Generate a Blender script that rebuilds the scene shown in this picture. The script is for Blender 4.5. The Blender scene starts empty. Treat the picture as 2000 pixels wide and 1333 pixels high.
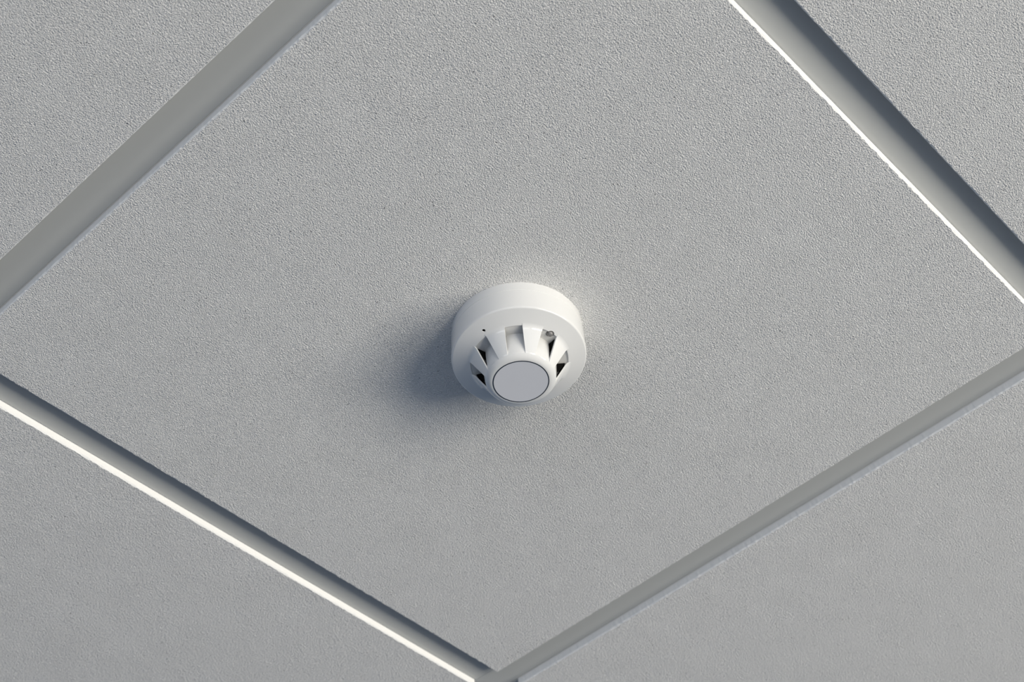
import bpy, bmesh, math, random
from mathutils import Vector, Matrix

S = bpy.context.scene
COL = S.collection
R = math.radians
H = 3.2                       # height of the ceiling grid above the floor
DROP = 0.0074                 # tile face hangs this far below the grid face

# ------------------------------------------------------------------ camera
cam_d = bpy.data.cameras.new('camera')
cam = bpy.data.objects.new('camera', cam_d); COL.objects.link(cam)
rg = Vector((0.68350751, -0.72808823, -0.05200977))
ug = Vector((-0.51996635, -0.53565788, 0.66536128))
fg = Vector((0.51230116, 0.4277361, 0.74470756))
m = Matrix((rg, ug, -fg)).transposed().to_4x4()
m.translation = Vector((-0.60640, -0.50227, H - 0.88570))
cam.matrix_world = m
cam_d.sensor_width = 36.0
cam_d.lens = 3088.79 / 2000 * 36.0
cam_d.clip_start = 0.02
cam_d.dof.use_dof = True
cam_d.dof.focus_distance = 1.10
cam_d.dof.aperture_fstop = 11.0
S.camera = cam

# ------------------------------------------------------------------ world and light
w = bpy.data.worlds.new('world'); S.world = w; w.use_nodes = True
bg = w.node_tree.nodes['Background']
bg.inputs[0].default_value = (0.48, 0.68, 1.0, 1)
bg.inputs[1].default_value = 0.37

def area(name, loc, target, sx, sy, power, col):
    l = bpy.data.lights.new(name, 'AREA'); l.shape = 'RECTANGLE'
    l.size = sx; l.size_y = sy; l.energy = power; l.color = col
    o = bpy.data.objects.new(name, l); COL.objects.link(o)
    o.location = loc
    d = Vector(target) - Vector(loc)
    o.rotation_euler = d.to_track_quat('-Z', 'Y').to_euler()
    return o

# warm daylight coming in low from the window side: three bays
KEY_AZ = R(-83); KEY_D = 6.0; KEY_Z = 0.55
for k in (-1, 0, 1):
    a = KEY_AZ + k * R(17)
    area('window_bay_light', (KEY_D * math.cos(a), KEY_D * math.sin(a), KEY_Z), (0, 0, H), 1.5, 1.6, 160, (1.0, 0.935, 0.815))
# cool skylight from the windows on the opposite side of the room, almost level with the ceiling
for k in (-1, 0, 1):
    a = R(212) + k * R(24)
    area('cool_window_light', (6 * math.cos(a), 6 * math.sin(a), 1.1), (0, 0, H), 1.9, 1.2, 23, (0.90, 0.93, 1.0))

S.view_settings.view_transform = 'Standard'
S.view_settings.look = 'None'
S.view_settings.gamma = 1.0
S.view_settings.use_curve_mapping = False
S.view_settings.exposure = 0.19

# ------------------------------------------------------------------ materials
def mat(name, col, rough=0.5, spec=0.5, coat=0.0):
    mt = bpy.data.materials.new(name); mt.use_nodes = True
    b = mt.node_tree.nodes['Principled BSDF']
    b.inputs['Base Color'].default_value = (*col, 1)
    b.inputs['Roughness'].default_value = rough
    b.inputs['Specular IOR Level'].default_value = spec
    b.inputs['Coat Weight'].default_value = coat
    b.inputs['Coat Roughness'].default_value = 0.06
    return mt

def nd(mt, t, **kw):
    n = mt.node_tree.nodes.new(t)
    for k, v in kw.items(): setattr(n, k, v)
    return n

def math_node(mt, op, a, b=None):
    n = nd(mt, 'ShaderNodeMath', operation=op)
    L = mt.node_tree.links
    for i, v in enumerate((a, b)):
        if v is None: continue
        if isinstance(v, (int, float)): n.inputs[i].default_value = v
        else: L.new(v, n.inputs[i])
    return n.outputs[0]

def plaster():
    """off-white sand-textured board: fine grainy relief with sparse pin holes"""
    mt = mat('sand_textured_board', (0.84, 0.84, 0.835), 0.92, 0.15)
    L = mt.node_tree.links; b = mt.node_tree.nodes['Principled BSDF']
    geo = nd(mt, 'ShaderNodeNewGeometry')
    n1 = nd(mt, 'ShaderNodeTexNoise'); n1.inputs['Scale'].default_value = 930; n1.inputs['Detail'].default_value = 2.5
    n1.inputs['Roughness'].default_value = 0.6; n1.inputs['Distortion'].default_value = 0.35
    n2 = nd(mt, 'ShaderNodeTexNoise'); n2.inputs['Scale'].default_value = 26; n2.inputs['Detail'].default_value = 3
    v = nd(mt, 'ShaderNodeTexVoronoi'); v.inputs['Scale'].default_value = 400
    for n in (n1, n2, v): L.new(geo.outputs['Position'], n.inputs['Vector'])
    # pin holes: a random few of the voronoi cells
    sep = nd(mt, 'ShaderNodeSeparateColor'); L.new(v.outputs['Color'], sep.inputs[0])
    pick = math_node(mt, 'GREATER_THAN', sep.outputs[0], 0.88)
    rr = math_node(mt, 'MULTIPLY', sep.outputs[1], 0.13)
    rr = math_node(mt, 'ADD', rr, 0.08)
    near = math_node(mt, 'LESS_THAN', v.outputs['Distance'], rr)
    pit = math_node(mt, 'MULTIPLY', pick, near)
    # relief varies in depth over the board
    amp = nd(mt, 'ShaderNodeMapRange'); L.new(n2.outputs['Fac'], amp.inputs[0])
    amp.inputs[1].default_value = 0.3; amp.inputs[2].default_value = 0.7
    amp.inputs[3].default_value = 0.9; amp.inputs[4].default_value = 1.05
    h = math_node(mt, 'MULTIPLY', n1.outputs['Fac'], amp.outputs[0])
    h = math_node(mt, 'SUBTRACT', h, math_node(mt, 'MULTIPLY', pit, 0.5))
    bp = nd(mt, 'ShaderNodeBump'); bp.inputs['Strength'].default_value = 1.0; bp.inputs['Distance'].default_value = 0.0030
    L.new(h, bp.inputs['Height']); L.new(bp.outputs[0], b.inputs['Normal'])
    mix = nd(mt, 'ShaderNodeMix', data_type='RGBA')
    L.new(pit, mix.inputs['Factor'])
    mix.inputs[6].default_value = (0.84, 0.84, 0.835, 1); mix.inputs[7].default_value = (0.26, 0.26, 0.27, 1)
    L.new(mix.outputs[2], b.inputs['Base Color'])
    return mt

def carpet():
    mt = mat('grey_carpet', (0.3, 0.32, 0.35), 0.95, 0.1)
    L = mt.node_tree.links; b = mt.node_tree.nodes['Principled BSDF']
    n = nd(mt, 'ShaderNodeTexNoise'); n.inputs['Scale'].default_value = 60; n.inputs['Detail'].default_value = 4
    cr = nd(mt, 'ShaderNodeValToRGB'); L.new(n.outputs['Fac'], cr.inputs[0])
    cr.color_ramp.elements[0].color = (0.17, 0.20, 0.24, 1); cr.color_ramp.elements[1].color = (0.28, 0.31, 0.35, 1)
    L.new(cr.outputs[0], b.inputs['Base Color'])
    return mt

def fine_plastic(name, col, rough, coat=0.0, spec=0.5):
    mt = mat(name, col, rough, spec, coat)
    L = mt.node_tree.links; b = mt.node_tree.nodes['Principled BSDF']
    n = nd(mt, 'ShaderNodeTexNoise'); n.inputs['Scale'].default_value = 900; n.inputs['Detail'].default_value = 1
    bp = nd(mt, 'ShaderNodeBump'); bp.inputs['Strength'].default_value = 0.15; bp.inputs['Distance'].default_value = 0.00002
    L.new(n.outputs['Fac'], bp.inputs['Height']); L.new(bp.outputs[0], b.inputs['Normal'])
    return mt

M_face = plaster()
M_edge = fine_plastic('painted_board_edge', (0.80, 0.80, 0.79), 0.85, 0, 0.2)
M_grid = fine_plastic('grey_painted_steel', (0.44, 0.45, 0.445), 0.55, 0, 0.3)
M_floor = carpet()
M_deck = fine_plastic('dark_deck', (0.12, 0.12, 0.12), 0.9, 0, 0.1)
M_plastic = fine_plastic('white_plastic', (0.73, 0.73, 0.72), 0.07, 0.0)
M_label = fine_plastic('satin_grey_disc', (0.64, 0.65, 0.69), 0.45)
M_ring = fine_plastic('dark_blue_black_ink', (0.018, 0.028, 0.045), 0.5)
M_black = fine_plastic('hollow_shade_black', (0.004, 0.004, 0.004), 0.8, 0, 0.1)
M_screen = fine_plastic('dark_grey_screen', (0.06, 0.06, 0.062), 0.7, 0, 0.2)
M_led = mat('smoky_led_lens', (0.2, 0.195, 0.19), 0.08, 0.6)

# ------------------------------------------------------------------ helpers
def link(name, me, parent=None, mats=(), smooth=None, loc=None):
    o = bpy.data.objects.new(name, me); COL.objects.link(o)
    for mt in mats:
        if mt.name not in [x.name for x in me.materials if x]: me.materials.append(mt)
    if smooth is not None:
        me.polygons.foreach_set('use_smooth', [True] * len(me.polygons))
        me.set_sharp_from_angle(angle=R(smooth))
    if parent: o.parent = parent
    if loc: o.location = loc
    return o

def mesh_from(name, verts, faces):
    me = bpy.data.meshes.new(name); me.from_pydata(verts, [], faces); me.update()
    bm = bmesh.new(); bm.from_mesh(me)
    bmesh.ops.remove_doubles(bm, verts=bm.verts, dist=1e-7)
    bmesh.ops.recalc_face_normals(bm, faces=bm.faces)
    bm.to_mesh(me); bm.free()
    return me

def box_data(x0, x1, y0, y1, z0, z1):
    v = [(x, y, z) for z in (z0, z1) for y in (y0, y1) for x in (x0, x1)]
    f = [(0, 2, 3, 1), (4, 5, 7, 6), (0, 1, 5, 4), (2, 6, 7, 3), (0, 4, 6, 2), (1, 3, 7, 5)]
    return v, f

def lathe(name, prof, n=128, closed=False):
    """prof: list of (r, z) in mm; closed joins last to first (a ring solid)"""
    verts, faces, rings = [], [], []
    for r, z in prof:
        if r < 1e-6:
            verts.append((0, 0, z / 1000)); rings.append([len(verts) - 1] * n)
        else:
            i0 = len(verts)
            for k in range(n):
                a = 2 * math.pi * k / n
                verts.append((r * math.cos(a) / 1000, r * math.sin(a) / 1000, z / 1000))
            rings.append(list(range(i0, i0 + n)))
    pairs = list(zip(rings, rings[1:]))
    if closed: pairs.append((rings[-1], rings[0]))
    for A, B in pairs:
        for k in range(n):
            q = [A[k], A[(k + 1) % n], B[(k + 1) % n], B[k]]
            q = list(dict.fromkeys(q))
            if len(q) > 2: faces.append(q)
    return mesh_from(name, verts, faces)

def arc(cx, cz, r, a0, a1, n):
    return [(cx + r * math.cos(R(a0 + (a1 - a0) * i / n)), cz + r * math.sin(R(a0 + (a1 - a0) * i / n))) for i in range(n + 1)]

def baked(o):
    dg = bpy.context.evaluated_depsgraph_get()
    me = bpy.data.meshes.new_from_object(o.evaluated_get(dg))
    o.modifiers.clear(); o.data = me
    return o

def structure(o):
    o['kind'] = 'structure'; return o

# ------------------------------------------------------------------ floor
NI = 4                        # tiles each way from the middle one
PU, PV = 0.600, 0.6108        # grid module
WU, WV = 0.57154, 0.58184     # visible size of a tile face
v, f = box_data(-12, 12, -12, 12, -0.1, 0)
structure(link('floor', mesh_from('floor', v, f), None, [M_floor]))

# ------------------------------------------------------------------ suspended ceiling
EX, EY = (NI + 0.5) * PU, (NI + 0.5) * PV
v, f = box_data(-EX, EX, -EY, EY, 0.05, 0.09)
ceil = structure(link('ceiling', mesh_from('ceiling', v, f), None, [M_deck], loc=(0, 0, H)))
ceil['label'] = 'suspended ceiling of sand textured white tiles in a grey metal grid'

def tile_mesh(seed, DROP=DROP):
    rnd = random.Random(seed)
    n = 280
    def wob(k):                                     # uneven arris of the cut board
        ph = [rnd.uniform(0, 6.28) for _ in range(6)]; fr = [rnd.uniform(5, 60) for _ in range(6)]
        return [sum(math.sin(f_ * i / n * 6.28 + p) for f_, p in zip(fr, ph)) / 12 + rnd.uniform(-0.7, 0.7) for i in range(k)]
    def ring(hx, hy, z, j):
        pts = []
        cs = [(-hx, -hy), (hx, -hy), (hx, hy), (-hx, hy)]
        for s in range(4):
            (x0, y0), (x1, y1) = cs[s], cs[(s + 1) % 4]
            wv = wob(n)
            nx, ny = (y1 - y0), -(x1 - x0); l = math.hypot(nx, ny); nx /= l; ny /= l
            for i in range(n):
                t = i / n; o_ = 0 if i == 0 else wv[i] * j
                pts.append((x0 + (x1 - x0) * t + nx * o_, y0 + (y1 - y0) * t + ny * o_, z))
        return pts
    hx, hy = WU / 2, WV / 2
    rings = [ring(hx, hy, 0.001, 0), ring(hx, hy, -DROP + 0.0009, 0.00016), ring(hx - 0.0009, hy - 0.0009, -DROP, 0.00055)]
    verts = [p for r in rings for p in r] + [(0, 0, -DROP)]
    N = 4 * n; faces = []; mi = []
    for a in range(2):
        for i in range(N):
            faces.append((a * N + i, a * N + (i + 1) % N, (a + 1) * N + (i + 1) % N, (a + 1) * N + i)); mi.append(1)
    for i in range(N):
        faces.append((2 * N + i, 2 * N + (i + 1) % N, 3 * N)); mi.append(0)
    v, f = box_data(-hx - 0.0108, hx + 0.0108, -hy - 0.0108, hy + 0.0108, 0.001, 0.014)   # lip that rests on the grid
    b = len(verts); verts += v
    for q in f: faces.append(tuple(b + i for i in q)); mi.append(1)
    me = bpy.data.meshes.new('ceiling_tile'); me.from_pydata(verts, [], faces); me.update()
    me.materials.append(M_face); me.materials.append(M_edge)
    me.polygons.foreach_set('material_index', mi)
    bm = bmesh.new(); bm.from_mesh(me); bmesh.ops.recalc_face_normals(bm, faces=bm.faces); bm.to_mesh(me); bm.free()
    return me

tiles = [tile_mesh(s) for s in (1, 2, 3, 4)]
shallow = [tile_mesh(s, 0.0059) for s in (5, 6)]     # the row beyond the middle one sits a little shallower
for i in range(-NI, NI + 1):
    for j in range(-NI, NI + 1):
        o = link('ceiling_tile', shallow[i % 2] if j == 1 else tiles[(i * 2 + j) % 4], ceil)
        o.location = (i * PU, j * PV, 0)

FL = 0.0270                                        # width of the flange that shows
def tee(length):
    """inverted T bar: thin flange with rolled edges, upright web and bulb"""
    h = length / 2; e = 0.0004
    prof = [(-FL / 2 + e, 0), (FL / 2 - e, 0), (FL / 2, e), (FL / 2, 0.001), (0.0006, 0.001), (0.0006, 0.026), (0.003, 0.027), (0.003, 0.034),
            (-0.003, 0.034), (-0.003, 0.027), (-0.0006, 0.026), (-0.0006, 0.001), (-FL / 2, 0.001), (-FL / 2, e)]
    n = len(prof)
    verts = [(x, y, z) for y in (-h, h) for x, z in prof]
    faces = [(i, (i + 1) % n, n + (i + 1) % n, n + i) for i in range(n)] + [tuple(range(n)), tuple(range(n, 2 * n))]
    return mesh_from('tee', verts, faces)
main_me = tee(2 * EY); main_me.name = 'main_runner'; main_me.materials.append(M_grid)
cross_me = tee(PU - FL - 0.0004); cross_me.name = 'cross_tee'; cross_me.materials.append(M_grid)
for i in range(-NI, NI):
    link('main_runner', main_me, ceil, loc=((i + 0.5) * PU, 0, 0))
for i in range(-NI, NI + 1):
    for j in range(-NI, NI):
        o = link('cross_tee', cross_me, ceil, loc=(i * PU, (j + 0.5) * PV, 0)); o.rotation_euler = (0, 0, R(90))

# ------------------------------------------------------------------ smoke detector
det = bpy.data.objects.new('smoke_detector', None); COL.objects.link(det)
det.location = (-0.0053, -0.0058, H); det.empty_display_size = 0.05
det['label'] = 'round white plastic smoke detector with vented nose fixed to the central ceiling tile'
det['category'] = 'smoke detector'
D0 = -7.35                                          # tile face, mm below the grid
SEAM = -15.8
OPEN = [-144 + 45 * k for k in range(8)]            # directions of the eight vents
HALF_W = 6.5                                        # half width of a vent, mm

base_me = lathe('mounting_base', [(0, D0), (49.0, D0), (49.1, D0 - 0.6), (49.1, SEAM + 0.3), (48.8, SEAM + 0.06), (40, SEAM + 0.06), (0, SEAM + 0.06)], 160)
link('mounting_base', base_me, det, [M_plastic], 30)

FOOT = (35.9, -39.7)
side = [(20, SEAM - 0.06), (48.85, SEAM - 0.06), (49.12, SEAM - 0.35), (49.45, -34.0)] + arc(47.65, -34.0, 1.8, 0, -78, 8)
body_me = lathe('body', side + [(42, -37.8), FOOT, (35.5, -39.55), (35.2, -39.1), (28.0, -38.0), (26.5, -37.8), (20, -37.5)], 192, closed=True)
body = link('body', body_me, det, [M_plastic])
# small round hole in the rim face, then the seat of the lamp
def cutter(r, ang, z, rad, depth, seg=24, r2=None):
    bm = bmesh.new()
    bmesh.ops.create_cone(bm, cap_ends=True, segments=seg, radius1=(r2 or rad) / 1000, radius2=rad / 1000, depth=depth / 1000)
    me = bpy.data.meshes.new('cut'); bm.to_mesh(me); bm.free()
    o = bpy.data.objects.new('cut', me); COL.objects.link(o); o.parent = det
    o.location = (r * math.cos(R(ang)) / 1000, r * math.sin(R(ang)) / 1000, z / 1000)
    return o
LED_R, LED_A = 34.2, -97.0
cuts = [cutter(40.0, -176.3, -38.5, 1.2, 8), cutter(40.0, -176.3, -29.0, 1.7, 17.4), cutter(LED_R, LED_A, -39.4, 3.1, 3.6)]
bpy.context.view_layer.update()
for c in cuts:
    md = body.modifiers.new('hole', 'BOOLEAN'); md.object = c; md.operation = 'DIFFERENCE'; md.solver = 'EXACT'
baked(body)
for c in cuts: bpy.data.objects.remove(c)
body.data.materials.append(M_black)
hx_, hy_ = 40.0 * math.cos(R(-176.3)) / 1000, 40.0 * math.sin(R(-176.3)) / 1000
for p in body.data.polygons:                        # shade of the hollow behind the little hole, painted black
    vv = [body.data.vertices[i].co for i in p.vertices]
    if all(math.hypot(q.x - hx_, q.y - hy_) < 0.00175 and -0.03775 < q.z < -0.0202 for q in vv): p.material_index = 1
body.data.polygons.foreach_set('use_smooth', [True] * len(body.data.polygons)); body.data.set_sharp_from_angle(angle=R(28))

# nose: domed cap and eight petals that flare down to the rim
CAPZ = -60.2
cap = [(0, CAPZ), (8, CAPZ), (14, CAPZ), (18, CAPZ), (20.6, CAPZ), (21.4, CAPZ + 0.1), (22.3, CAPZ + 0.38), (23.2, CAPZ + 0.8), (24.1, CAPZ + 1.36), (24.9, CAPZ + 2.0)]
VENT_RING = len(cap)                                # the vents cut the shoulder from this ring on
cap += [(25.5, CAPZ + 2.65), (25.9, CAPZ + 3.2), (26.25, CAPZ + 3.8), (26.55, CAPZ + 4.4)]
r0, z0 = cap[-1]
rv, zv = cap[VENT_RING]
petal = []
P1 = (FOOT[0] - 1.3, FOOT[1] - 2.2); P2 = (38.2, -38.97)
for i in range(1, 9):
    t = i / 8; petal.append((r0 + (P1[0] - r0) * t, z0 + (P1[1] - z0) * t))
for i in range(1, 8):                               # fillet into the rim
    t = i / 7; petal.append(tuple((1 - t) ** 2 * P1[k] + 2 * t * (1 - t) * FOOT[k] + t * t * P2[k] for k in (0, 1)))
prof = cap + petal
NP, NO = 9, 8                                       # steps over a petal, over a vent
verts, faces, rings = [], [], []
for r, z in prof:
    rc = max(r, rv)
    ha = math.degrees(math.asin(HALF_W / rc))
    ring = []
    for c in OPEN:
        for i in range(NO): 
            a = c - ha + 2 * ha * i / NO; ring.append(a)
        for i in range(NP):
            a = c + ha + (45 - 2 * ha) * i / NP; ring.append(a)
    if r < 1e-6:
        verts.append((0, 0, z / 1000)); rings.append([len(verts) - 1] * len(ring)); continue
    i0 = len(verts)
    for a in ring: verts.append((r * math.cos(R(a)) / 1000, r * math.sin(R(a)) / 1000, z / 1000))
    rings.append(list(range(i0, i0 + len(ring))))
n = len(rings[-1]); per = NO + NP
for q in range(len(prof) - 1):
    for k in range(n):
        if q >= VENT_RING and k % per < NO: continue
        F = [rings[q][k], rings[q][(k + 1) % n], rings[q + 1][(k + 1) % n], rings[q + 1][k]]
        F = list(dict.fromkeys(F)); faces.append(F)
me = bpy.data.meshes.new('nose'); me.from_pydata(verts, [], faces); me.update()
nose = link('nose', me, det, [M_plastic])
md = nose.modifiers.new('thick', 'SOLIDIFY'); md.thickness = 0.0011; md.offset = -1
bpy.context.view_layer.update()
baked(nose)
nose.data.polygons.foreach_set('use_smooth', [True] * len(nose.data.polygons)); nose.data.set_sharp_from_angle(angle=R(40))

# recessed panel behind each vent
def panel_mesh():
    pr = [(26.4, -37.7), (26.9, -38.3), (26.75, -44), (26.4, -50), (26.0, -54.5), (rv + 0.12, zv + 0.8), (rv - 0.02, zv + 0.02)]
    vs, fs = [], []
    m_ = 8
    for r, z in pr:
        ha = math.degrees(math.asin((HALF_W - 0.05) / r))
        for i in range(m_ + 1):
            a = R(-ha + 2 * ha * i / m_); vs.append((r * math.cos(a) / 1000, r * math.sin(a) / 1000, z / 1000))
    for q in range(len(pr) - 1):
        for i in range(m_): fs.append((q * (m_ + 1) + i, q * (m_ + 1) + i + 1, (q + 1) * (m_ + 1) + i + 1, (q + 1) * (m_ + 1) + i))
    me = bpy.data.meshes.new('vent_panel'); me.from_pydata(vs, [], fs); me.update()
    me.polygons.foreach_set('use_smooth', [True] * len(me.polygons))
    return me
pm = panel_mesh(); pm.materials.append(M_plastic)
for c in OPEN:
    o = link('vent_panel', pm, det); o.rotation_euler = (0, 0, R(c))

# black solids put in as the shade of the hollows behind the petals, with a dark mesh screen low down, seen through the sides of the vents
def behind_petals(name, pr, m_):
    vs, fs = [], []
    for c in OPEN:
        nn = 8; np_ = len(pr); b0 = len(vs)
        for i in range(nn + 1):
            for r, z in pr:
                g = math.degrees(math.asin((HALF_W + 0.75) / max(r, 20)))
                a = R(c + g + (45 - 2 * g) * i / nn); vs.append((r * math.cos(a) / 1000, r * math.sin(a) / 1000, z / 1000))
        for i in range(nn):
            for q in range(np_): fs.append((b0 + i * np_ + q, b0 + i * np_ + (q + 1) % np_, b0 + (i + 1) * np_ + (q + 1) % np_, b0 + (i + 1) * np_ + q))
        fs.append(tuple(b0 + q for q in range(np_))); fs.append(tuple(b0 + nn * np_ + q for q in range(np_)))
    return link(name, mesh_from(name, vs, fs), det, [m_])
ch = behind_petals('petal_shade_fill', [(24.0, -38.0), (33.6, -38.7), (33.0, -39.8), (28.6, -47.0), (24.0, -47.0)], M_black)
scr = behind_petals('mesh_screen', [(24.0, -47.05), (28.5, -47.05), (25.2, -53.6), (24.0, -53.6)], M_screen)
scr['label'] = 'dark grey screen low in the vents'
ch['label'] = 'black fill put in as the shade behind the petals'

# face disc with its dark outline
disc = link('face_disc', lathe('face_disc', [(0, CAPZ), (19.6, CAPZ), (19.6, CAPZ - 0.12), (0, CAPZ - 0.12)], 128), det, [M_label], 30)
disc['label'] = 'flat grey disc on the nose'
ring_o = link('disc_outline', lathe('disc_outline', [(19.6, CAPZ), (20.4, CAPZ), (20.4, CAPZ - 0.14), (19.6, CAPZ - 0.14)], 128, closed=True), disc, [M_ring], 30)
ring_o['label'] = 'thin dark outline around the disc'

# status lamp
lx, ly = LED_R * math.cos(R(LED_A)) / 1000, LED_R * math.sin(R(LED_A)) / 1000
led_me = lathe('status_lamp', [(0, 0), (2.35, 0)] + [(2.35, -1.2)] + [(2.35 * math.cos(R(a)), -1.2 - 2.35 * math.sin(R(a))) for a in (12, 24, 36, 48, 60, 72, 82)] + [(0, -3.55)], 32)
led = link('status_lamp', led_me, det, [M_led], 40, loc=(lx, ly, -0.0375))
led['label'] = 'small smoky grey indicator lamp in a vent'
